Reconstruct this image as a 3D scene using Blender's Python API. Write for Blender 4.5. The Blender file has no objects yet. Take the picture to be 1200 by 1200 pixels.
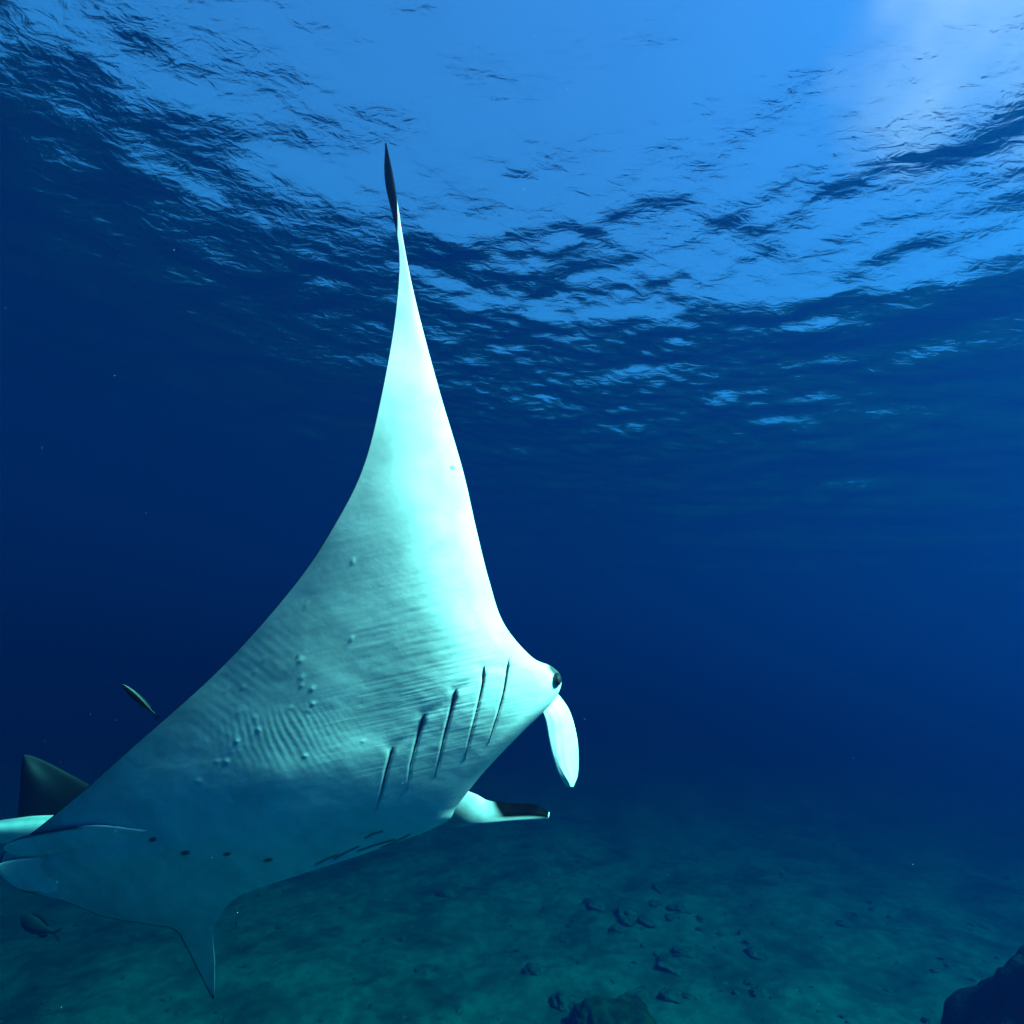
import bpy, bmesh, math, random
import numpy as np
from mathutils import Matrix, Vector, noise

# ------------------------------------------------------------------ camera
sc = bpy.context.scene
CAM_Z = 7.5            # metres above the sand
SURF_Z = 11.8           # mean sea level
PITCH, ROLL = math.radians(17.0), math.radians(7.0)
F = 600.0              # focal length in photo pixels (photo is 1200 wide)
cam_d = bpy.data.cameras.new('camera')
cam_d.sensor_width = 36.0
cam_d.lens = 36.0 * F / 1200.0
cam_d.clip_start = 0.05
cam_d.clip_end = 2000.0
cam = bpy.data.objects.new('camera', cam_d)
sc.collection.objects.link(cam)
CM = (Matrix.Translation((0, 0, CAM_Z)) @ Matrix.Rotation(math.pi / 2 + PITCH, 4, 'X')
      @ Matrix.Rotation(ROLL, 4, 'Z'))
cam.location = CM.to_translation()
cam.rotation_euler = CM.to_euler()
sc.camera = cam
CMN = np.array(CM)

# ------------------------------------------------------------------ sky, sun, exposure
SUN = Vector((0.60, -0.50, 0.88)).normalized()        # direction towards the sun, under water
world = bpy.data.worlds.new('World')
sc.world = world
world.use_nodes = True
wt = world.node_tree
wt.nodes.clear()
W = wt.nodes.new
wo = W('ShaderNodeOutputWorld')
bg = W('ShaderNodeBackground')
bg.inputs['Strength'].default_value = 0.05
sky = W('ShaderNodeTexSky')
sky.sky_type = 'NISHITA'
sky.sun_disc = False
sky.sun_elevation = math.asin(SUN.z)
sky.sun_rotation = math.atan2(SUN.x, SUN.y)
sky.air_density = 0.5
sky.dust_density = 0.1
sky.ozone_density = 8.0
# strobe backscatter glow, painted into the sky colour as one soft patch
tc = W('ShaderNodeTexCoord')
nz = W('ShaderNodeTexNoise')
nz.inputs['Scale'].default_value = 5.0
nz.inputs['Detail'].default_value = 3
nz.inputs['Roughness'].default_value = 0.55
wt.links.new(tc.outputs['Generated'], nz.inputs['Vector'])
GLOW_AXIS = Vector(CM.to_3x3() @ Vector((1.16, 1.14, -1.0))).normalized()
dp = W('ShaderNodeVectorMath'); dp.operation = 'DOT_PRODUCT'
dp.inputs[1].default_value = GLOW_AXIS
wt.links.new(tc.outputs['Generated'], dp.inputs[0])
mr = W('ShaderNodeMapRange')
mr.inputs['From Min'].default_value = 0.95
mr.inputs['From Max'].default_value = 1.0
mr.inputs['To Min'].default_value = -0.30
mr.inputs['To Max'].default_value = 0.50
wt.links.new(dp.outputs['Value'], mr.inputs['Value'])
ad = W('ShaderNodeMath'); ad.operation = 'ADD'
wt.links.new(nz.outputs['Fac'], ad.inputs[0])
wt.links.new(mr.outputs['Result'], ad.inputs[1])
cr = W('ShaderNodeMapRange'); cr.interpolation_type = 'SMOOTHSTEP'
cr.inputs['From Min'].default_value = 0.50
cr.inputs['From Max'].default_value = 1.10
wt.links.new(ad.outputs[0], cr.inputs['Value'])
mx = W('ShaderNodeMix'); mx.data_type = 'RGBA'
wt.links.new(cr.outputs['Result'], mx.inputs['Factor'])
wt.links.new(sky.outputs['Color'], mx.inputs['A'])
mx.inputs['B'].default_value = (2.4, 1.4, 2.0, 1)
wt.links.new(mx.outputs['Result'], bg.inputs['Color'])
wt.links.new(bg.outputs['Background'], wo.inputs['Surface'])

sun_d = bpy.data.lights.new('sun', 'SUN')
sun_d.energy = 5.0
sun_d.angle = math.radians(12.0)       # spread by the rippled surface
sun_d.color = (1.0, 0.82, 0.70)
sun = bpy.data.objects.new('sun', sun_d)
sun.rotation_euler = SUN.to_track_quat('Z', 'Y').to_euler()
sun.location = (8, -5, 30)
sc.collection.objects.link(sun)

sc.view_settings.view_transform = 'Standard'
sc.view_settings.look = 'None'
sc.view_settings.gamma = 1.0
sc.view_settings.use_curve_mapping = False
sc.view_settings.exposure = 3.95
cy = sc.cycles
cy.max_bounces = 6
cy.diffuse_bounces = 2
cy.glossy_bounces = 3
cy.transmission_bounces = 3
cy.transparent_max_bounces = 12
cy.volume_bounces = 1
cy.use_denoising = True
cy.caustics_reflective = False
cy.caustics_refractive = False
cy.sample_clamp_indirect = 4.0

rng = np.random.default_rng(11)
random.seed(5)


# ------------------------------------------------------------------ helpers
def tag(o, label=None, cat=None, group=None, kind=None):
    if label: o['label'] = label
    if cat: o['category'] = cat
    if group: o['group'] = group
    if kind: o['kind'] = kind
    return o


def mesh_obj(name, verts, faces, mat, parent=None, smooth=True, attr=None, origin=None):
    verts = np.asarray(verts, dtype=np.float64)
    if origin is None:
        origin = np.zeros(3)
    me = bpy.data.meshes.new(name)
    if isinstance(faces, np.ndarray):
        n, k = faces.shape
        me.vertices.add(len(verts))
        me.vertices.foreach_set('co', (verts - origin).astype(np.float32).ravel())
        me.loops.add(n * k)
        me.loops.foreach_set('vertex_index', faces.astype(np.int32).ravel())
        me.polygons.add(n)
        me.polygons.foreach_set('loop_start', np.arange(0, n * k, k, dtype=np.int32))
        me.update(calc_edges=True)
    else:
        me.from_pydata((verts - origin).tolist(), [], faces)
    me.polygons.foreach_set('use_smooth', np.full(len(me.polygons), smooth))
    if attr:
        for k, v in attr.items():
            a = me.attributes.new(k, 'FLOAT', 'POINT')
            a.data.foreach_set('value', np.asarray(v, dtype=np.float32))
    me.materials.append(mat)
    me.update()
    o = bpy.data.objects.new(name, me)
    o.location = origin
    sc.collection.objects.link(o)
    if parent:
        o.parent = parent
        o.location = Vector(origin) - parent.location
    return o


def px(u, v, d):
    """photo pixel + distance along the view axis -> a point in the world"""
    u, v, d = np.broadcast_arrays(np.asarray(u, float), np.asarray(v, float), np.asarray(d, float))
    P = np.stack([(u - 600) / F * d, (600 - v) / F * d, -d, np.ones_like(d)], -1)
    return (P @ CMN.T)[..., :3]


def grid_faces(nu, nv, off=0, flip=False):
    i, j = np.meshgrid(np.arange(nu - 1), np.arange(nv - 1), indexing='ij')
    a = (i * nv + j).ravel() + off
    q = np.stack([a, a + nv, a + nv + 1, a + 1], 1)
    return q[:, ::-1].copy() if flip else q


def catmull(pts, n, dens=None):
    """smooth curve through pts (k x m), n samples spread evenly over knots"""
    P = np.asarray(pts, float)
    k = len(P)
    E = np.vstack([2 * P[0] - P[1], P, 2 * P[-1] - P[-2]])
    t = np.linspace(0, k - 1, n) if dens is None else dens * (k - 1)
    i = np.clip(np.floor(t).astype(int), 0, k - 2)
    f = (t - i)[:, None]
    p0, p1, p2, p3 = E[i], E[i + 1], E[i + 2], E[i + 3]
    return 0.5 * (2 * p1 + (p2 - p0) * f + (2 * p0 - 5 * p1 + 4 * p2 - p3) * f ** 2
                  + (3 * p1 - p0 - 3 * p2 + p3) * f ** 3)


def new_mat(name):
    m = bpy.data.materials.new(name)
    m.use_nodes = True
    nt = m.node_tree
    nt.nodes.clear()
    out = nt.nodes.new('ShaderNodeOutputMaterial')
    return m, nt, nt.nodes.new, nt.links.new, out


def vnoise(x, y, seed=0, octaves=4, lac=2.03, gain=0.5):
    """value noise on arrays"""
    r = np.random.default_rng(seed)
    T = r.random((256, 256))
    tot, amp, s = 0, 1.0, 0.0
    for o in range(octaves):
        xi, yi = np.floor(x).astype(int), np.floor(y).astype(int)
        fx, fy = x - xi, y - yi
        fx, fy = fx * fx * (3 - 2 * fx), fy * fy * (3 - 2 * fy)
        g = lambda a, b: T[(xi + a) & 255, (yi + b) & 255]
        tot = tot + amp * ((g(0, 0) * (1 - fx) + g(1, 0) * fx) * (1 - fy) + (g(0, 1) * (1 - fx) + g(1, 1) * fx) * fy)
        s += amp
        amp *= gain
        x, y = x * lac + 17.3, y * lac + 5.7
    return tot / s


# ------------------------------------------------------------------ materials
def principled(nt_new, links, out, rough=0.6, spec=0.3):
    b = nt_new('ShaderNodeBsdfPrincipled')
    b.inputs['Roughness'].default_value = rough
    b.inputs['Specular IOR Level'].default_value = spec
    links(b.outputs['BSDF'], out.inputs['Surface'])
    return b


def mat_water_surface():
    m, nt, N, L, out = new_mat('rippled water surface')
    co = N('ShaderNodeTexCoord')
    mp = N('ShaderNodeMapping')
    mp.inputs['Rotation'].default_value = (0, 0, math.radians(20))
    mp.inputs['Scale'].default_value = (1.0, 1.9, 1.0)
    L(co.outputs['Object'], mp.inputs['Vector'])
    n1 = N('ShaderNodeTexNoise')
    n1.inputs['Scale'].default_value = 5.0
    n1.inputs['Detail'].default_value = 5
    n1.inputs['Distortion'].default_value = 0.5
    L(mp.outputs['Vector'], n1.inputs['Vector'])
    bp = N('ShaderNodeBump')
    bp.inputs['Strength'].default_value = 0.45
    bp.inputs['Distance'].default_value = 0.035
    L(n1.outputs['Fac'], bp.inputs['Height'])
    fr = N('ShaderNodeFresnel')
    fr.inputs['IOR'].default_value = 1.333
    L(bp.outputs['Normal'], fr.inputs['Normal'])
    tr = N('ShaderNodeBsdfTransparent')
    gl = N('ShaderNodeBsdfGlossy')
    gl.inputs['Roughness'].default_value = 0.06
    L(bp.outputs['Normal'], gl.inputs['Normal'])
    ms = N('ShaderNodeMixShader')
    L(fr.outputs['Fac'], ms.inputs['Fac'])
    L(tr.outputs['BSDF'], ms.inputs[1])
    L(gl.outputs['BSDF'], ms.inputs[2])
    L(ms.outputs['Shader'], out.inputs['Surface'])
    return m


def mat_sea_water():
    m, nt, N, L, out = new_mat('sea water volume')
    v = N('ShaderNodeVolumePrincipled')
    v.inputs['Density'].default_value = 0.295
    v.inputs['Color'].default_value = (0.0008, 0.0072, 0.0400, 1)
    v.inputs['Absorption Color'].default_value = (0.0, 0.445, 0.475, 1)
    v.inputs['Anisotropy'].default_value = 0.5
    L(v.outputs['Volume'], out.inputs['Volume'])
    return m


def mat_seabed():
    m, nt, N, L, out = new_mat('sand and rubble seabed')
    b = principled(N, L, out, 0.9, 0.1)
    co = N('ShaderNodeTexCoord')
    n1 = N('ShaderNodeTexNoise'); n1.inputs['Scale'].default_value = 0.55; n1.inputs['Detail'].default_value = 8
    n1.inputs['Roughness'].default_value = 0.62
    n2 = N('ShaderNodeTexNoise'); n2.inputs['Scale'].default_value = 3.2; n2.inputs['Detail'].default_value = 6
    L(co.outputs['Object'], n1.inputs['Vector']); L(co.outputs['Object'], n2.inputs['Vector'])
    r1 = N('ShaderNodeValToRGB')
    r1.color_ramp.elements[0].position = 0.36; r1.color_ramp.elements[0].color = (0.085, 0.085, 0.068, 1)
    r1.color_ramp.elements[1].position = 0.56; r1.color_ramp.elements[1].color = (0.19, 0.185, 0.165, 1)
    L(n1.outputs['Fac'], r1.inputs['Fac'])
    r2 = N('ShaderNodeValToRGB')
    r2.color_ramp.elements[0].position = 0.38; r2.color_ramp.elements[0].color = (0.60, 0.62, 0.55, 1)
    r2.color_ramp.elements[1].position = 0.60; r2.color_ramp.elements[1].color = (1, 1, 1, 1)
    L(n2.outputs['Fac'], r2.inputs['Fac'])
    mx = N('ShaderNodeMix'); mx.data_type = 'RGBA'; mx.blend_type = 'MULTIPLY'
    mx.inputs['Factor'].default_value = 0.8
    L(r1.outputs['Color'], mx.inputs['A']); L(r2.outputs['Color'], mx.inputs['B'])
    L(mx.outputs['Result'], b.inputs['Base Color'])
    bp = N('ShaderNodeBump'); bp.inputs['Strength'].default_value = 0.6; bp.inputs['Distance'].default_value = 0.06
    L(n2.outputs['Fac'], bp.inputs['Height']); L(bp.outputs['Normal'], b.inputs['Normal'])
    return m


def mat_rock(name, c0, c1, scale=2.5):
    m, nt, N, L, out = new_mat(name)
    b = principled(N, L, out, 0.9, 0.1)
    co = N('ShaderNodeTexCoord')
    n1 = N('ShaderNodeTexNoise'); n1.inputs['Scale'].default_value = scale; n1.inputs['Detail'].default_value = 8
    L(co.outputs['Object'], n1.inputs['Vector'])
    r1 = N('ShaderNodeValToRGB')
    r1.color_ramp.elements[0].position = 0.38; r1.color_ramp.elements[0].color = (*c0, 1)
    r1.color_ramp.elements[1].position = 0.66; r1.color_ramp.elements[1].color = (*c1, 1)
    L(n1.outputs['Fac'], r1.inputs['Fac']); L(r1.outputs['Color'], b.inputs['Base Color'])
    bp = N('ShaderNodeBump'); bp.inputs['Strength'].default_value = 0.8; bp.inputs['Distance'].default_value = 0.05
    n2 = N('ShaderNodeTexNoise'); n2.inputs['Scale'].default_value = scale * 6; n2.inputs['Detail'].default_value = 5
    L(co.outputs['Object'], n2.inputs['Vector'])
    L(n2.outputs['Fac'], bp.inputs['Height']); L(bp.outputs['Normal'], b.inputs['Normal'])
    return m


def mat_manta():
    m, nt, N, L, out = new_mat('manta skin')
    b = principled(N, L, out, 0.65, 0.02)
    co = N('ShaderNodeTexCoord')
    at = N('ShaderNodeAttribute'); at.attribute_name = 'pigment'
    n1 = N('ShaderNodeTexNoise'); n1.inputs['Scale'].default_value = 9; n1.inputs['Detail'].default_value = 6
    L(co.outputs['Object'], n1.inputs['Vector'])
    r1 = N('ShaderNodeValToRGB')
    r1.color_ramp.elements[0].position = 0.3; r1.color_ramp.elements[0].color = (0.70, 0.72, 0.70, 1)
    r1.color_ramp.elements[1].position = 0.7; r1.color_ramp.elements[1].color = (0.86, 0.86, 0.84, 1)
    L(n1.outputs['Fac'], r1.inputs['Fac'])
    n3 = N('ShaderNodeTexNoise'); n3.inputs['Scale'].default_value = 14; n3.inputs['Detail'].default_value = 4
    L(co.outputs['Object'], n3.inputs['Vector'])
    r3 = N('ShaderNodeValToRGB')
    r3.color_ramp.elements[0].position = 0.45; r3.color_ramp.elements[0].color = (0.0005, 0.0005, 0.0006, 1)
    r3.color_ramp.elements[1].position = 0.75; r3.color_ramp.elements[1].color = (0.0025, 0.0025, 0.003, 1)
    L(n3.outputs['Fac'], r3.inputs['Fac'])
    n4 = N('ShaderNodeTexNoise'); n4.inputs['Scale'].default_value = 2.6; n4.inputs['Detail'].default_value = 9
    n4.inputs['Roughness'].default_value = 0.68
    L(co.outputs['Object'], n4.inputs['Vector'])
    r4 = N('ShaderNodeValToRGB')
    r4.color_ramp.elements[0].position = 0.34; r4.color_ramp.elements[0].color = (0.64, 0.67, 0.69, 1)
    r4.color_ramp.elements[1].position = 0.55; r4.color_ramp.elements[1].color = (1, 1, 1, 1)
    L(n4.outputs['Fac'], r4.inputs['Fac'])
    m4 = N('ShaderNodeMix'); m4.data_type = 'RGBA'; m4.blend_type = 'MULTIPLY'; m4.inputs['Factor'].default_value = 0.8
    L(r1.outputs['Color'], m4.inputs['A']); L(r4.outputs['Color'], m4.inputs['B'])
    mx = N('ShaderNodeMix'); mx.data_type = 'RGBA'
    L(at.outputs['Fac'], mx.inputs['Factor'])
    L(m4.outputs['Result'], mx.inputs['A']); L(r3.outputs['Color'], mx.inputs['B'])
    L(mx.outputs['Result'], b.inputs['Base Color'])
    n2 = N('ShaderNodeTexNoise'); n2.inputs['Scale'].default_value = 70; n2.inputs['Detail'].default_value = 4
    L(co.outputs['Object'], n2.inputs['Vector'])
    bp = N('ShaderNodeBump'); bp.inputs['Strength'].default_value = 0.05; bp.inputs['Distance'].default_value = 0.006
    L(n2.outputs['Fac'], bp.inputs['Height']); L(bp.outputs['Normal'], b.inputs['Normal'])
    return m


def mat_plain(name, col, rough=0.5, spec=0.4):
    m, nt, N, L, out = new_mat(name)
    b = principled(N, L, out, rough, spec)
    co = N('ShaderNodeTexCoord')
    n1 = N('ShaderNodeTexNoise'); n1.inputs['Scale'].default_value = 40; n1.inputs['Detail'].default_value = 3
    L(co.outputs['Object'], n1.inputs['Vector'])
    r1 = N('ShaderNodeValToRGB')
    r1.color_ramp.elements[0].color = tuple(c * 0.75 for c in col) + (1,)
    r1.color_ramp.elements[1].color = tuple(min(1, c * 1.2) for c in col) + (1,)
    L(n1.outputs['Fac'], r1.inputs['Fac']); L(r1.outputs['Color'], b.inputs['Base Color'])
    return m


# ------------------------------------------------------------------ the sea: surface, water body, seabed
EXT = 160.0


def build_surface():
    n = 680
    a = 5.8
    t = np.linspace(-1, 1, n)
    g = EXT * np.sinh(a * t) / math.sinh(a)
    x = g + 1.0
    y = g + 6.5
    x[0], x[-1], y[0], y[-1] = -EXT, EXT, -EXT, EXT
    X, Y = np.meshgrid(x, y, indexing='ij')
    cell = np.maximum(np.gradient(X, axis=0), np.gradient(Y, axis=1))
    Z = np.zeros_like(X)
    r = np.random.default_rng(4)
    K = 90
    lam = np.exp(r.uniform(math.log(0.15), math.log(4.0), K))
    th = math.radians(65) + r.normal(0, 0.62, K)
    ph = r.uniform(0, 2 * math.pi, K)
    slope = 0.020 * (lam / 1.0) ** -0.12
    for i in range(K):
        k = 2 * math.pi / lam[i]
        A = slope[i] / k
        fade = np.clip((lam[i] / cell - 3.0) / 3.0, 0, 1)
        Z += A * fade * np.sin(k * (X * math.cos(th[i]) + Y * math.sin(th[i])) + ph[i])
    V = np.stack([X, Y, Z], -1).reshape(-1, 3)
    V[:, 2] += SURF_Z
    o = mesh_obj('water_surface', V, grid_faces(n, n), mat_water_surface(), origin=np.array([0, 0, SURF_Z]))
    tag(o, 'rippled underside of the sea surface with bright sky shining through', 'water', kind='structure')


def seabed_h(x, y):
    h = 0.9 * (vnoise(x * 0.07 + 40, y * 0.07 + 40, 1, 3) - 0.5)
    h = h + 0.5 * (vnoise(x * 0.35 + 90, y * 0.35 + 90, 2, 4) - 0.5)
    h = h + 0.16 * (vnoise(x * 1.6 + 130, y * 1.6 + 130, 3, 4) - 0.5)
    return h + 6.0 * np.tanh(x / 60.0)


def build_seabed():
    n = 420
    a = 4.0
    t = np.linspace(-1, 1, n)
    g = EXT * 0.99 * np.sinh(a * t) / math.sinh(a)
    y = g + 16
    y[0], y[-1] = -EXT * 0.99, EXT * 0.99
    X, Y = np.meshgrid(g, y, indexing='ij')
    V = np.stack([X, Y, seabed_h(X, Y)], -1).reshape(-1, 3)
    o = mesh_obj('seabed', V, grid_faces(n, n), mat_seabed())
    tag(o, 'sandy seabed with dark patches of rubble and algae', 'seabed', kind='structure')


def build_water_body():
    lo, hi = -8.5, SURF_Z + 0.8
    E = EXT * 1.005
    V = [(sx * E, sy * E, z) for z in (lo, hi) for sx, sy in ((-1, -1), (1, -1), (1, 1), (-1, 1))]
    Fc = [(3, 2, 1, 0), (4, 5, 6, 7), (0, 1, 5, 4), (1, 2, 6, 5), (2, 3, 7, 6), (3, 0, 4, 7)]
    o = mesh_obj('haze', V, Fc, mat_sea_water(), smooth=False)
    tag(o, 'clear blue sea water fading to deep blue with distance', 'water', kind='stuff')


build_surface()
build_seabed()
build_water_body()


# ------------------------------------------------------------------ manta ray
LE = [(452.8, 167), (462, 212), (474, 290), (490, 365), (514, 455), (542, 550), (558, 620), (573, 680), (590, 730),
      (622, 769), (648, 782), (658, 797), (648, 822), (608, 862), (566, 906), (536, 944), (518, 966), (440, 996),
      (345, 1027), (280, 1050), (252, 1085), (252, 1130), (251, 1171)]
TE = [(451.2, 168), (451.5, 215), (467, 290), (463, 370), (447, 462), (426, 545), (394, 611), (345, 685), (258, 783),
      (150, 880), (105, 920), (66, 953), (32, 980), (2, 1003), (6, 1030), (36, 1046), (74, 1056), (120, 1074),
      (172, 1083), (204, 1090), (217, 1108), (233, 1140), (249, 1171)]
DEPTH = [  # (u, v, distance) of the underside
    (455, 167, 2.100), (453, 168, 2.100), (450, 169, 2.100), (463, 215, 2.084), (458, 215, 2.080), (451, 215, 2.084),
    (474, 290, 2.048), (471, 290, 2.040), (467, 290, 2.046), (490, 365, 2.018), (487, 366, 2.012), (482, 366, 2.008),
    (478, 367, 2.006), (473, 368, 2.004), (468, 369, 2.003), (463, 370, 2.005), (514, 455, 2.009), (506, 456, 1.990),
    (495, 457, 1.976), (484, 458, 1.963), (472, 459, 1.954), (460, 461, 1.948), (447, 462, 1.948), (542, 550, 2.047),
    (528, 549, 2.011), (510, 549, 1.979), (490, 548, 1.958), (470, 547, 1.948), (449, 546, 1.946), (426, 545, 1.950),
    (558, 620, 2.036), (538, 619, 1.995), (512, 617, 1.961), (484, 616, 1.948), (456, 614, 1.952), (427, 613, 1.962),
    (394, 611, 1.975), (573, 680, 2.032), (546, 681, 1.979), (509, 681, 1.945), (470, 682, 1.951), (432, 683, 1.971),
    (391, 684, 1.996), (345, 685, 2.031), (590, 730, 2.019), (550, 736, 1.951), (497, 745, 1.943), (441, 754, 1.972),
    (384, 763, 2.011), (324, 772, 2.064), (258, 783, 2.145), (622, 770, 2.000), (648, 782, 1.996), (658, 797, 1.960),
    (648, 822, 1.945), (635, 803, 1.952), (608, 862, 1.937), (566, 906, 1.973), (570, 840, 1.944), (510, 865, 1.969),
    (430, 870, 2.002), (345, 888, 2.058), (325, 838, 2.069), (250, 890, 2.164), (150, 880, 2.320), (500, 925, 2.009),
    (420, 925, 2.032), (335, 918, 2.072), (220, 950, 2.232), (66, 953, 2.523), (536, 944, 2.019), (518, 966, 2.051),
    (440, 996, 2.146), (440, 965, 2.078), (345, 1027, 2.254), (350, 975, 2.119), (280, 1000, 2.223), (200, 1010, 2.336),
    (100, 1010, 2.504), (2, 1003, 2.698), (36, 1046, 2.686), (120, 1074, 2.633), (172, 1083, 2.596), (280, 1050, 2.373),
    (230, 1060, 2.454), (235, 1105, 2.600), (250, 1171, 2.819),
]


def tps_fit(pts, reg=2e-4):
    P = np.array(pts, float)
    c = P[:, :2] / 600.0
    r2 = ((c[:, None] - c[None]) ** 2).sum(-1)
    K = 0.5 * r2 * np.log(r2 + 1e-12)
    n = len(P)
    A = np.zeros((n + 3, n + 3))
    A[:n, :n] = K + reg * np.eye(n)
    A[:n, n] = 1; A[:n, n + 1:] = c
    A[n, :n] = 1; A[n + 1:, :n] = c.T
    w = np.linalg.solve(A, np.concatenate([P[:, 2], np.zeros(3)]))

    def f(u, v):
        q = np.stack([u, v], -1).reshape(-1, 2) / 600.0
        out = np.full(len(q), w[n]) + q @ w[n + 1:]
        for i in range(n):
            d2 = ((q - c[i]) ** 2).sum(1)
            out += w[i] * 0.5 * d2 * np.log(d2 + 1e-12)
        return out.reshape(np.shape(u))
    return f


depth_f = tps_fit(DEPTH)

GILLS = [[(597, 771), (594, 788), (590, 812), (583, 838), (573, 871)],
         [(568, 780), (566, 799), (561, 822), (554, 851), (545, 891)],
         [(535, 807), (531, 823), (524, 849), (517, 879), (511, 910)],
         [(498, 836), (493, 852), (487, 873), (481, 897), (478, 926)],
         [(461, 875), (457, 887), (452, 905), (447, 929), (440, 952)]]
FAR_GILLS = [[(448, 974), (437, 977), (428, 982)], [(462, 984), (440, 990), (420, 997)],
             [(480, 978), (462, 987), (446, 994)], [(420, 992), (405, 999), (392, 1006)],
             [(395, 1002), (382, 1007), (370, 1013)]]
PIMPLES = [(200 + .2667 * a, 650 + .2667 * b) for a, b in
           [(595, 225), (410, 460), (370, 515), (315, 585), (240, 600), (570, 465), (575, 540), (575, 575), (622, 590),
            (525, 672), (600, 685), (625, 655), (375, 715), (385, 770), (290, 820), (245, 910), (205, 910), (120, 995),
            (255, 1085), (180, 1125), (800, 30), (795, 370), (845, 820), (590, 885), (300, 690)]]
SPOTS = [(179, 984, 5, 3), (217, 999.5, 6, 3), (266, 1001, 5, 2.5), (314, 1008, 6, 2.5),
         (495, 336, 1.5, 1.5), (502, 418, 2, 2), (530, 548, 3, 3), (348, 770, 2, 2)]


def seg_dist(u, v, line):
    """distance to a polyline, position along it (0..1) and side sign"""
    best = np.full(u.shape, 1e9); along = np.zeros(u.shape); side = np.zeros(u.shape)
    L = np.array(line, float)
    n = len(L) - 1
    for i in range(n):
        a, b = L[i], L[i + 1]
        ab = b - a
        t = np.clip(((u - a[0]) * ab[0] + (v - a[1]) * ab[1]) / (ab @ ab), 0, 1)
        du, dv = u - a[0] - t * ab[0], v - a[1] - t * ab[1]
        d = np.hypot(du, dv)
        m = d < best
        best = np.where(m, d, best)
        along = np.where(m, (i + t) / n, along)
        side = np.where(m, np.sign(ab[0] * dv - ab[1] * du), side)
    return best, along, side


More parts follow.
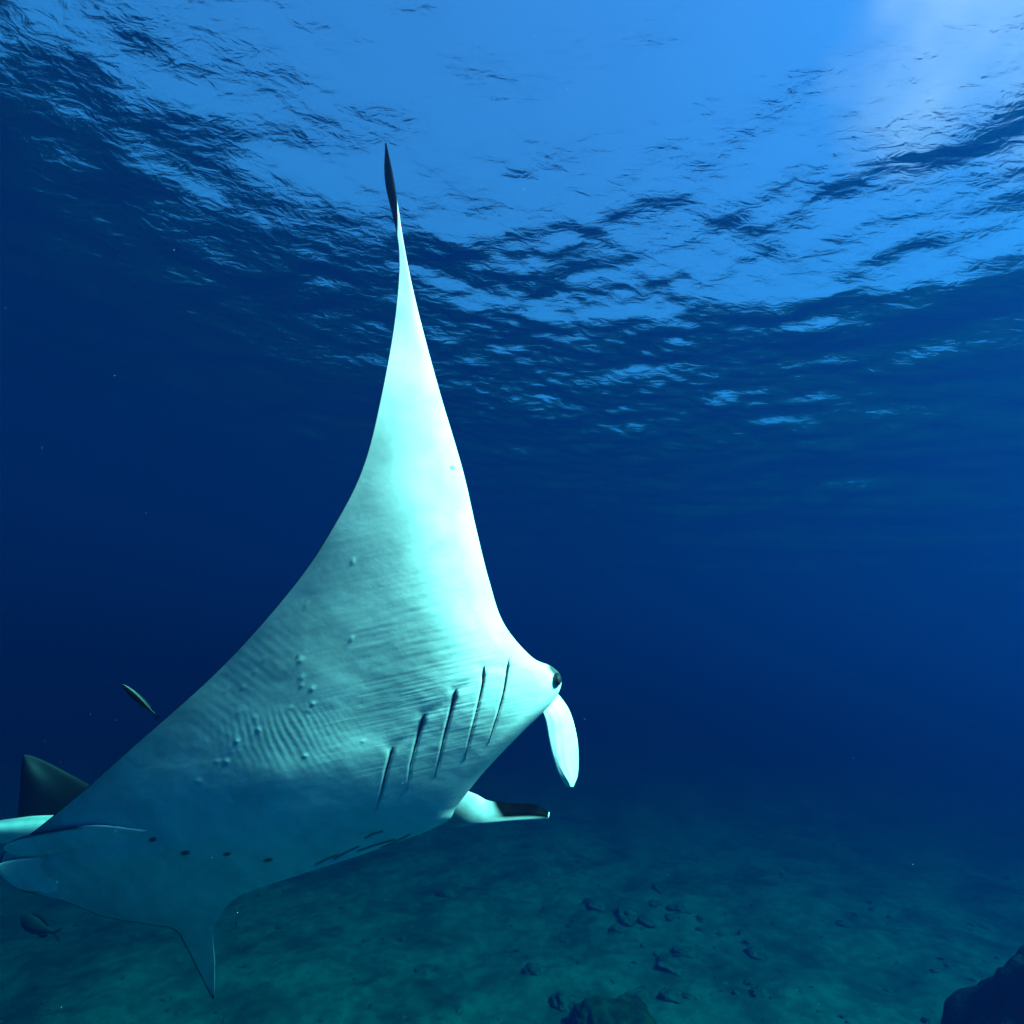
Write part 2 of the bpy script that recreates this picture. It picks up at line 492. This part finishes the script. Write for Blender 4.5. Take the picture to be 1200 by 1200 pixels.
def manta_parts():
    NS, NT = 640, 380
    # more rows over the body, where the detail is
    kn = np.linspace(0, 1, 400)
    w = 1.0 + 1.6 * np.exp(-((kn - 0.55) / 0.2) ** 2)
    cdf = np.concatenate([[0], np.cumsum((w[1:] + w[:-1]) / 2)]); cdf /= cdf[-1]
    s = np.interp(np.linspace(0, 1, NS), cdf, kn)
    Lc, Tc = catmull(LE, NS, s), catmull(TE, NS, s)
    tau = np.linspace(0, 1, NT)
    tau = tau - 0.05 * np.sin(2 * np.pi * tau)           # finer towards both edges
    U = Lc[:, None, 0] * (1 - tau) + Tc[:, None, 0] * tau
    V = Lc[:, None, 1] * (1 - tau) + Tc[:, None, 1] * tau
    # slightly ragged trailing margin
    D = depth_f(U, V)
    S = np.repeat(s[:, None], NT, 1); TA = np.repeat(tau[None], NS, 0)
    chord = np.hypot(Lc[:, 0] - Tc[:, 0], Lc[:, 1] - Tc[:, 1])[:, None]
    # the rounded leading edge turns away from the viewer
    rp = np.clip(np.minimum(26.0, 0.30 * chord), 1, None)
    q = np.clip(1 - TA * chord / rp, 0, 1)
    D += 0.055 * (rp / 26.0) * (1 - np.sqrt(np.clip(1 - 0.97 * q * q, 0, 1)))
    # fine relief, towards the viewer
    H = np.zeros_like(D)
    pig = np.zeros_like(D)
    for i, g in enumerate(GILLS):
        d, al, sd = seg_dist(U, V, g)
        wdt = 2.4 * (1 - 0.55 * al)
        H += -0.0055 * np.exp(-(d / wdt) ** 2) * (1 - 0.6 * al) * np.clip(np.minimum(al, 1 - al) * 7, 0, 1)
        # a raised flap on the tail side of every slit, falling away behind it
        H += np.where(sd > 0, 0.0032, 0.0) * np.exp(-d / 15.0) * np.sin(np.pi * np.clip(al, 0, 1)) ** 0.7
        pig = np.maximum(pig, np.clip(1.1 - d / (0.5 + 1.5 * np.sin(np.pi * np.clip(al, 0, 1) ** 0.6)), 0, 1) * (0.95 - 0.35 * al))
    # scalloped fold joining the slits' upper ends
    for a, b in zip(GILLS[:-1], GILLS[1:]):
        fold = [(b[0][0] - 3, b[0][1] + 2), ((a[0][0] + b[0][0]) / 2 + 2, (a[0][1] + b[0][1]) / 2 + 6), (a[0][0] - 6, a[0][1] + 12)]
        d, al, sd = seg_dist(U, V, fold)
        H += -0.0035 * np.exp(-(d / 6.0) ** 2)
    for g in FAR_GILLS:
        d, al, sd = seg_dist(U, V, g)
        pig = np.maximum(pig, np.clip(1.2 - d / 1.6, 0, 1) * 0.8)
        H += -0.006 * np.exp(-(d / 3) ** 2)
    for (u0, v0) in PIMPLES:
        r2 = (U - u0) ** 2 + (V - v0) ** 2
        H += 0.0024 * (0.5 + 0.8 * ((u0 * 7.3) % 1.0)) * np.exp(-r2 / (4.0 + 6 * ((v0 * 3.7) % 1.0)))
    jit = 9.0 * (vnoise(U / 30, V / 30, 7, 3) - 0.5)
    win = np.exp(-((U - 330) / 62) ** 2 - ((V - 862) / 34) ** 2)
    fan = (U - 330) * (1 - 0.004 * (V - 860)) - 0.45 * (V - 860) + jit
    H += 0.00065 * (0.5 + vnoise(U / 22, V / 22, 19, 2)) * win * np.sin(2 * np.pi * fan / 9.0)
    win = np.exp(-((U - 285 + 0.6 * (V - 790)) / 42) ** 2 - ((V - 785) / 60) ** 2)
    H += 0.0006 * win * np.sin(2 * np.pi * (0.72 * V - 0.55 * U + 0.4 * jit) / 10.0)
    # fine creases running along the chord
    cre = vnoise(U / 55 + 3, (V + 0.22 * U) / 2.6, 9, 3) - 0.5
    win = np.exp(-((V - 760) / 120) ** 2 - ((U - 520) / 130) ** 2)
    H += 0.0016 * cre * (0.16 + 0.84 * win)
    H += 0.0035 * (vnoise(U / 40, V / 26, 12, 3) - 0.5) * np.clip((V - 500) / 300, 0, 1)
    # hollow in front of the pelvic fins and the soft belly folds
    for (u0, v0, a, b, h) in [(300, 950, 90, 22, -0.006), (180, 1030, 120, 14, -0.012), (390, 890, 60, 22, 0.006),
                              (330, 1000, 60, 12, 0.008), (120, 1005, 70, 10, 0.010), (100, 1030, 60, 8, -0.008)]:
        du, dv = U - u0, V - v0 + 0.18 * (U - u0)
        H += h * np.exp(-(du / a) ** 2 - (dv / b) ** 2)
    edge = np.clip(np.minimum(TA, 1 - TA) * chord / 12.0, 0, 1)
    H *= edge
    D -= H
    # colour of the skin: white below, dark wing tip and hind margin, grey spots
    pig_tip = np.clip((232 - V) / 20.0, 0, 1)
    band = 466 + (V - 290) * 0.14 + 0.5
    split = np.interp(V, [165, 220, 236, 262, 292], [480, 470, 466.5, 467, 466])
    pig_tip = np.maximum(pig_tip * 0, np.clip((split - U) / 1.2, 0, 1) * (V < 292))
    pig = np.maximum(pig, pig_tip)
    mar = (1 - TA) * chord
    mw = np.interp(S, [0, 0.3, 0.42, 0.55, 0.7, 1], [0.6, 1.0, 2.0, 3.2, 1.5, 1.5])
    pig = np.maximum(pig, np.clip(1.3 - mar / (mw * 1.3), 0, 1))
    # underside shade painted into the skin along the hind margin, broken up by blotches
    rear_shade = np.exp(-(mar / 70.0) ** 1.5) * np.clip((S - 0.28) / 0.12, 0, 1)
    pig = np.maximum(pig, 0.34 * rear_shade * (0.45 + 0.9 * vnoise(U / 26, V / 26, 23, 4)))
    for (u0, v0, a, b) in SPOTS:
        r2 = ((U - u0) / a) ** 2 + ((V - v0 + 0.15 * (U - u0)) / b) ** 2
        pig = np.maximum(pig, 0.85 * np.clip(1.4 - r2, 0, 1))
    far_tip = np.clip((V - 1160) / 8.0, 0, 1)
    pig = np.maximum(pig, 0.9 * far_tip)
    pig = np.maximum(pig, 0.92 * np.clip(1.5 - ((U - 652) / 10) ** 2 - ((V - 787 - 0.7 * (U - 652)) / 6) ** 2, 0, 1))
    low = px(U, V, D)
    # the back: thickness of the disc, from thin wing to deep body
    ax = np.exp(-((S - 0.56) / 0.17) ** 2)
    prof = np.power(np.clip(np.sin(np.pi * np.clip(TA, 0, 1) ** 0.8), 0, 1), 0.75)
    thick = (0.012 + 0.075 * np.sin(np.pi * S) + 0.36 * ax) * prof * np.clip(chord / 120, 0.06, 1)
    up = px(U, V, D + H * 0.8 + thick + 0.002)
    up = up + (np.array([0, 0, 1.0]) * 0.0)
    n = NS * NT
    verts = np.concatenate([low.reshape(-1, 3), up.reshape(-1, 3)])
    f1 = grid_faces(NS, NT, 0, False)
    f2 = grid_faces(NS, NT, n, True)
    # rim strips that close the two skins along both edges
    r = np.arange(NS - 1)
    e0 = np.stack([r * NT, r * NT + n, (r + 1) * NT + n, (r + 1) * NT], 1)
    e1 = np.stack([r * NT + NT - 1, (r + 1) * NT + NT - 1, (r + 1) * NT + NT - 1 + n, r * NT + NT - 1 + n], 1)
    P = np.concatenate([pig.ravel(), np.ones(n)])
    return verts, np.concatenate([f1, f2, e0, e1]), P


def fin(lead, trail, thick, pigf, nu=60, nv=24, camber=0.0, ripple=0.0):
    """a fin between two edge curves of (u, v, distance), with a lens-shaped section"""
    A, B = catmull(lead, nu), catmull(trail, nu)
    t = np.linspace(0, 1, nv)
    G = A[:, None] * (1 - t[None, :, None]) + B[:, None] * t[None, :, None]
    s = np.linspace(0, 1, nu)[:, None]
    prof = np.sqrt(np.clip(np.sin(np.pi * t), 0, 1))[None] * np.sqrt(np.clip(1 - s ** 6, 0, 1))
    cam_ = camber * np.sin(np.pi * t)[None] + ripple * np.sin(9.0 * s + 22 * t[None] + 3 * np.sin(7 * s)) * prof
    fr = px(G[..., 0], G[..., 1], G[..., 2] - thick * prof - cam_)
    bk = px(G[..., 0], G[..., 1], G[..., 2] + thick * prof - cam_ + 1e-4)
    n = nu * nv
    verts = np.concatenate([fr.reshape(-1, 3), bk.reshape(-1, 3)])
    faces = np.concatenate([grid_faces(nu, nv, 0), grid_faces(nu, nv, n, True)])
    p = pigf(s + 0 * t[None], t[None] + 0 * s)
    return verts, faces, np.concatenate([p.ravel(), np.ones(n)])


def ellipsoid(c, ax, nu=40, nv=24):
    """ax: 3x3 rows = semi-axis vectors in world space"""
    th = np.linspace(0, 2 * np.pi, nu); ph = np.linspace(0, np.pi, nv)
    T, Ph = np.meshgrid(th, ph, indexing='ij')
    k = np.stack([np.sin(Ph) * np.cos(T), np.sin(Ph) * np.sin(T), np.cos(Ph)], -1)
    return (k @ np.asarray(ax) + np.asarray(c)).reshape(-1, 3), grid_faces(nu, nv)


CX, CY_, CZ = CMN[:3, 0], CMN[:3, 1], CMN[:3, 2]       # camera right, up, back in the world


def build_manta():
    skin = mat_manta()
    chunks = [manta_parts()]
    S01 = lambda a, b, x: np.clip((x - a) / (b - a), 0, 1)
    # near cephalic fin, hanging down and unrolled
    chunks.append(fin(
        [(648, 806, 2.16), (666, 830, 2.12), (675, 858, 2.11), (678, 885, 2.10), (677, 908, 2.09), (672, 922, 2.06)],
        [(626, 818, 2.10), (637, 838, 2.03), (642, 862, 2.01), (648, 888, 2.00), (655, 908, 2.01), (664, 922, 2.05)],
        0.012, lambda s, t: 0.0 * s, camber=0.02, ripple=0.0016))
    # far cephalic fin
    chunks.append(fin(
        [(522, 918, 2.38), (556, 930, 2.30), (572, 938, 2.29), (598, 941, 2.29), (628, 943, 2.28), (644, 952, 2.26)],
        [(505, 966, 2.38), (532, 968, 2.27), (560, 966, 2.22), (592, 963, 2.23), (622, 961, 2.23), (643, 960, 2.24)],
        0.009, lambda s, t: S01(0.40, 0.55, s + 0.15 * (0.5 - t)) * S01(0.92, 0.72, t) * S01(1.0, 0.985, s), camber=0.012))
    # dorsal fin on the tail root
    chunks.append(fin(
        [(130, 935, 2.98), (100, 917, 2.98), (78, 905, 2.98), (55, 893, 2.99), (38, 886, 3.0), (28, 884, 3.0)],
        [(20, 975, 3.04), (21, 950, 3.02), (23, 930, 3.01), (24, 912, 3.0), (25, 897, 3.0), (27, 886, 3.0)],
        0.02, lambda s, t: 0.98 - 0.09 * np.exp(-((t - 0.45) / 0.16) ** 2 - ((s - 0.55) / 0.25) ** 2)))
    # tail stalk
    chunks.append(fin(
        [(140, 955, 2.90), (90, 955, 2.94), (40, 956, 3.0), (0, 961, 3.06), (-60, 970, 3.15), (-200, 985, 3.3), (-330, 990, 3.45)],
        [(140, 990, 2.90), (90, 992, 2.94), (40, 991, 3.0), (0, 988, 3.06), (-60, 984, 3.15), (-200, 990, 3.3), (-330, 991, 3.45)],
        0.05, lambda s, t: np.maximum(0.6 * S01(0.25, 0.1, t), 0.95 * S01(0.55, 0.75, s))))

    def on_belly(pts, off):
        return [(u, v, float(depth_f(np.array(u, float), np.array(v, float))) - o) for (u, v), o in zip(pts, off)]
    # near pelvic fin
    chunks.append(fin(
        on_belly([(172, 973), (120, 967), (88, 969), (55, 974), (25, 981), (5, 990)], [0.0, 0.012, 0.02, 0.03, 0.04, 0.05]),
        on_belly([(170, 977), (116, 985), (80, 996), (48, 1002), (22, 1003), (4, 996)], [0.0, 0.0, 0.005, 0.01, 0.03, 0.05]),
        0.008, lambda s, t: S01(0.16, 0.06, t) * S01(0.2, 0.4, s)))
    # far pelvic fin
    chunks.append(fin(
        on_belly([(90, 1005), (55, 1004), (28, 1006), (5, 1010), (-8, 1016)], [-0.03, -0.005, 0.01, 0.02, 0.03]),
        on_belly([(95, 1040), (70, 1044), (48, 1047), (22, 1043), (-6, 1020)], [-0.03, -0.01, 0.005, 0.02, 0.03]),
        0.008, lambda s, t: S01(0.93, 0.97, t) * S01(0.45, 0.6, s)))
    vs, fs, ps, off = [], [], [], 0
    for v, f, p in chunks:
        vs.append(v); fs.append(f + off); ps.append(p); off += len(v)
    org = px(330, 940, 2.15)
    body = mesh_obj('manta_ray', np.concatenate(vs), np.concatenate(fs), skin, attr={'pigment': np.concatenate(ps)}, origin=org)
    tag(body, 'large manta ray banking with its white belly shown and one wing raised', 'manta ray')
    # eye
    ec = px(653, 796, float(depth_f(np.array(651.), np.array(796.))) + 0.022)
    v, f = ellipsoid(ec, [CX * 0.017, CY_ * 0.024, CZ * 0.030], 28, 18)
    mesh_obj('eye', v, f, mat_plain('dark eye', (0.012, 0.016, 0.02), 0.55, 0.12), parent=body, origin=ec)
    return body


manta = build_manta()


# gill slits: thin dark slivers lying in the grooves of the skin
gill_mat = mat_plain('dark gill tissue', (0.012, 0.012, 0.014), 0.6, 0.2)


def build_gill(line, width, side=14):
    A = catmull(line, side)
    tan = np.gradient(A, axis=0)
    nrm = np.stack([-tan[:, 1], tan[:, 0]], 1) / np.linalg.norm(tan, axis=1)[:, None]
    t = np.linspace(0, 1, side)
    w = 0.15 + width * np.sin(np.pi * t ** 0.6) ** 1.2 * (1 - 0.45 * t)
    rows = []
    for k, dz in ((-1, 0.006), (0, 0.0), (1, 0.006)):
        q = A + nrm * (w * k)[:, None]
        rows.append(px(q[:, 0], q[:, 1], depth_f(q[:, 0], q[:, 1]) + dz - 0.002))
    V = np.stack(rows, 1)
    back = V - CZ * 0.012
    n = side * 3
    vv = np.concatenate([V.reshape(-1, 3), back.reshape(-1, 3)])
    ff = np.concatenate([grid_faces(side, 3), grid_faces(side, 3, n, True)])
    mesh_obj('gill_slit', vv, ff, gill_mat, parent=manta, origin=V[side // 2, 1])


for g_ in GILLS:
    build_gill(g_, 2.0)


# ------------------------------------------------------------------ fish
def fish_mat(name, back, stripe, belly):
    m, nt, N, L, out = new_mat(name)
    b = principled(N, L, out, 0.5, 0.06)
    at = N('ShaderNodeAttribute'); at.attribute_name = 'band'
    r = N('ShaderNodeValToRGB')
    e = r.color_ramp.elements
    e[0].position = 0.0; e[0].color = (*belly, 1)
    e[1].position = 1.0; e[1].color = (*back, 1)
    for p, c in ((0.10, belly), (0.16, stripe), (0.86, stripe), (0.92, back)):
        q = e.new(p); q.color = (*c, 1)
    L(at.outputs['Fac'], r.inputs['Fac'])
    L(r.outputs['Color'], b.inputs['Base Color'])
    return m


def build_fish(name, head, tail, rise, wide, deep, mat, eye_mat, tail_h, fin_h):
    """head, tail: points; rise: direction of the back; wide, deep: half width and half depth"""
    head, tail = np.array(head), np.array(tail)
    ax = tail - head
    ln = np.linalg.norm(ax); ax /= ln
    up = np.array(rise) - np.dot(rise, ax) * ax; up /= np.linalg.norm(up)
    sd = np.cross(ax, up)
    ns, nr = 26, 16
    t = np.linspace(0, 1, ns)
    prof = np.interp(t, [0, 0.04, 0.12, 0.28, 0.45, 0.65, 0.82, 0.9], [0.02, 0.34, 0.70, 0.97, 1.0, 0.72, 0.34, 0.24])
    prof[-1] = 0.22
    th = np.linspace(0, 2 * np.pi, nr + 1)
    body = (head[None, None] + ax * (t * ln * 0.86)[:, None, None]
            + up * (np.sin(th)[None, :, None] * (prof * deep)[:, None, None])
            + sd * (np.cos(th)[None, :, None] * (prof * wide)[:, None, None]))
    band = np.broadcast_to((np.sin(th) * 0.5 + 0.5)[None], (ns, nr + 1))
    V, Fc, B = [body.reshape(-1, 3)], [grid_faces(ns, nr + 1)], [band.ravel()]
    off = len(V[0])

    def plate(edge_a, edge_b, bv, th0):
        nonlocal off
        A, C = catmull(edge_a, 12), catmull(edge_b, 12)
        tt = np.linspace(0, 1, 6)
        G = A[:, None] * (1 - tt[None, :, None]) + C[:, None] * tt[None, :, None]
        p = (np.sin(np.pi * tt) * th0)[None, :, None]
        pts = [head + ax * (G[..., :1] * ln) + up * G[..., 1:] * deep + sd * sg * p for sg in (1, -1)]
        n = 72
        V.append(np.concatenate([q.reshape(-1, 3) for q in pts]))
        Fc.append(np.concatenate([grid_faces(12, 6, off), grid_faces(12, 6, off + n, True)]))
        B.append(np.full(2 * n, bv))
        off += 2 * n
    w = wide * 0.12
    plate([(0.84, 0.2), (0.92, 0.5 * tail_h), (1.0, tail_h)], [(0.84, -0.02), (0.90, 0.12), (0.96, 0.18)], 0.8, w)
    plate([(0.84, -0.2), (0.92, -0.5 * tail_h), (1.0, -tail_h)], [(0.84, 0.02), (0.90, -0.12), (0.96, -0.18)], 0.8, w)
    plate([(0.26, 0.9), (0.34, 1 + fin_h), (0.52, 1 + fin_h * 0.8), (0.72, 0.6 + fin_h * 0.6)],
          [(0.26, 0.85), (0.38, 0.9), (0.52, 0.8), (0.70, 0.45)], 0.9, w)
    plate([(0.50, -0.9), (0.56, -1 - fin_h * 0.8), (0.70, -0.65 - fin_h * 0.5)],
          [(0.50, -0.8), (0.58, -0.75), (0.69, -0.45)], 0.1, w)
    o = mesh_obj(name, np.concatenate(V), np.concatenate(Fc), mat, attr={'band': np.concatenate(B)}, origin=(head + tail) / 2)
    for sg in (1, -1):
        c = head + ax * ln * 0.085 + up * deep * 0.16 + sd * sg * wide * 0.5
        r = deep * 0.13
        v, f = ellipsoid(c, np.eye(3) * r, 14, 9)
        mesh_obj('eye', v, f, eye_mat, parent=o, origin=c)
    return o


eye_mat = mat_plain('fish eye', (0.015, 0.015, 0.015), 0.2, 0.6)
f1 = build_fish('striped_fish', px(143, 802, 2.42), px(187, 842, 2.46), CX * 0.7 + CY_ * 0.7 - CZ * 0.1, 0.010, 0.016,
                fish_mat('striped fish skin', (0.07, 0.075, 0.055), (0.001, 0.001, 0.0015), (0.22, 0.17, 0.012)), eye_mat, 0.9, 0.15)
tag(f1, 'slender black and yellow striped little fish following the ray behind its raised wing', 'fish')
f2 = build_fish('reef_fish', px(24, 1076, 6.2), px(70, 1096, 6.0), CY_ * 1.0 + CX * 0.25, 0.055, 0.105,
                fish_mat('grey fish skin', (0.02, 0.02, 0.02), (0.02, 0.02, 0.02), (0.03, 0.03, 0.028)), eye_mat, 0.85, 0.22)
tag(f2, 'dim grey oval fish swimming over the sandy seabed below the ray', 'fish')


# ------------------------------------------------------------------ rocks and coral heads on the seabed
def rock_mesh(name, radii, seed, sub, rough, flat=-0.25, dome=1.0):
    bm = bmesh.new()
    bmesh.ops.create_icosphere(bm, subdivisions=sub, radius=1.0)
    o = Vector((seed * 3.7, seed * 1.3, seed * 7.1))
    for v in bm.verts:
        p = v.co.copy()
        k = 1 + rough * (noise.fractal(p * 1.3 + o, 0.9, 2.1, 5) * 0.55 + 0.35 * abs(noise.noise(p * 3.1 + o)) - 0.1)
        p *= k
        if p.z > 0:
            p.z = p.z ** dome
        if p.z < flat:
            p.z = flat + (p.z - flat) * 0.3
        v.co = (p.x * radii[0], p.y * radii[1], p.z * radii[2])
    for f in bm.faces:
        f.smooth = True
    me = bpy.data.meshes.new(name)
    bm.to_mesh(me); bm.free()
    return me


def seabed_at(x, y):
    return float(seabed_h(np.array([x]), np.array([y]))[0])


dark_rock = mat_rock('dark encrusted rock', (0.003, 0.003, 0.003), (0.012, 0.011, 0.009), 4.0)
olive_rock = mat_rock('olive coral rock', (0.035, 0.031, 0.012), (0.10, 0.085, 0.03), 3.0)
rubble_rock = mat_rock('algae covered rubble', (0.07, 0.072, 0.055), (0.17, 0.16, 0.13), 3.0)


def put_rock(me, mat, x, y, z, rz=0.0):
    o = bpy.data.objects.new(me.name, me)
    if not me.materials:
        me.materials.append(mat)
    o.location = (x, y, z)
    o.rotation_euler = (0, 0, rz)
    sc.collection.objects.link(o)
    return o


def ground_hit(u, v):
    o = CMN[:3, 3]
    d = px(u, v, 1.0) - o
    z = 0.0
    for _ in range(8):
        t = (z - o[2]) / d[2]
        p = o + d * t
        z = seabed_at(p[0], p[1])
    return p


p_ = px(1350, 1350, 4.0)
me = rock_mesh('dark_boulder', (1.55, 1.35, p_[2] + 1.2), 5, 6, 0.2, -0.9, 0.5)
r_ = put_rock(me, dark_rock, p_[0] + 0.1, p_[1] + 0.3, 0.0)
tag(r_, 'tall black boulder rising beside the open sand', 'rock')
h_ = ground_hit(722, 1212)
me = rock_mesh('olive_boulder', (0.95, 0.7, 0.62), 8, 5, 0.45)
r_ = put_rock(me, olive_rock, h_[0], h_[1], h_[2] - 0.05)
tag(r_, 'low rounded olive brown coral boulder on the sand', 'rock')

kinds = [rock_mesh('rubble_rock', (0.55, 0.45, 0.26), 21 + i, 4, 0.75) for i in range(5)]
patches = [(770, 1085, 14, 50, 26), (640, 1130, 2, 60, 25), (880, 1145, 2, 80, 22), (1060, 1080, 2, 90, 25),
           (430, 1110, 2, 90, 30), (560, 1050, 2, 80, 18), (740, 1160, 5, 50, 12), (960, 1040, 2, 120, 14)]
rr = random.Random(9)
for (u0, v0, n_, su, sv) in patches:
    for _ in range(n_):
        u_, v_ = rr.gauss(u0, su), rr.gauss(v0, sv)
        if v_ < 1005:
            continue
        q_ = ground_hit(u_, v_)
        o = put_rock(kinds[rr.randrange(5)], rubble_rock, q_[0], q_[1], q_[2] - 0.01, rr.uniform(0, 6.28))
        k_ = rr.uniform(0.25, 0.75)
        o.scale = (k_ * rr.uniform(0.8, 1.4), k_, k_ * rr.uniform(0.5, 1.0))
        tag(o, 'small low algae covered rock lying on the sandy seabed', 'rock', 'scattered seabed rocks')

# drifting specks of plankton in the water
r_ = np.random.default_rng(77)
vs, fs = [], []
ico = [(0, 0, 1), (1, 0, 0), (0, 1, 0), (-1, 0, 0), (0, -1, 0), (0, 0, -1)]
fi = [(0, 1, 2), (0, 2, 3), (0, 3, 4), (0, 4, 1), (5, 2, 1), (5, 3, 2), (5, 4, 3), (5, 1, 4)]
for i in range(2200):
    d_ = 0.9 + 7 * r_.random() ** 0.8
    c = px(r_.uniform(-300, 1500), r_.uniform(-200, 1400), d_)
    k = r_.uniform(0.0003, 0.0008)
    b0 = len(vs)
    vs += [tuple(c + np.array(q) * k) for q in ico]
    fs += [tuple(b0 + j for j in f) for f in fi]
o = mesh_obj('plankton', np.array(vs), fs, mat_plain('pale plankton', (0.6, 0.6, 0.55), 0.7, 0.2))
tag(o, 'tiny pale specks of plankton drifting in the water', 'plankton', kind='stuff')

# coral rubble strewn over the sand
bm = bmesh.new()
bmesh.ops.create_icosphere(bm, subdivisions=1, radius=1.0)
base = np.array([v.co[:] for v in bm.verts]); tri = np.array([[v.index for v in f.verts] for f in bm.faces])
bm.free()
r_ = np.random.default_rng(31)
N_ = 4500
cx = r_.uniform(-22, 24, N_); cyy = 9 + 26 * r_.random(N_) ** 1.3
keep = vnoise(cx * 0.5 + 60, cyy * 0.5 + 60, 14, 4) + r_.normal(0, 0.07, N_) > 0.5
cx, cyy = cx[keep], cyy[keep]
N_ = len(cx)
sz = 0.02 + 0.06 * r_.random(N_) ** 3
shp = base[None] * (1 + 0.35 * r_.normal(0, 1, (N_, len(base), 1))) * sz[:, None, None] * r_.uniform(0.5, 1.5, (N_, 1, 3)) * np.array([1.2, 1.2, 0.7])
V_ = shp + np.stack([cx, cyy, seabed_h(cx, cyy) + sz * 0.15], -1)[:, None]
Fa = tri[None] + (np.arange(N_) * len(base))[:, None, None]
o = mesh_obj('coral_rubble', V_.reshape(-1, 3), Fa.reshape(-1, 3), rubble_rock, smooth=False)
tag(o, 'broken coral rubble strewn over the sandy seabed', 'rubble', kind='stuff')
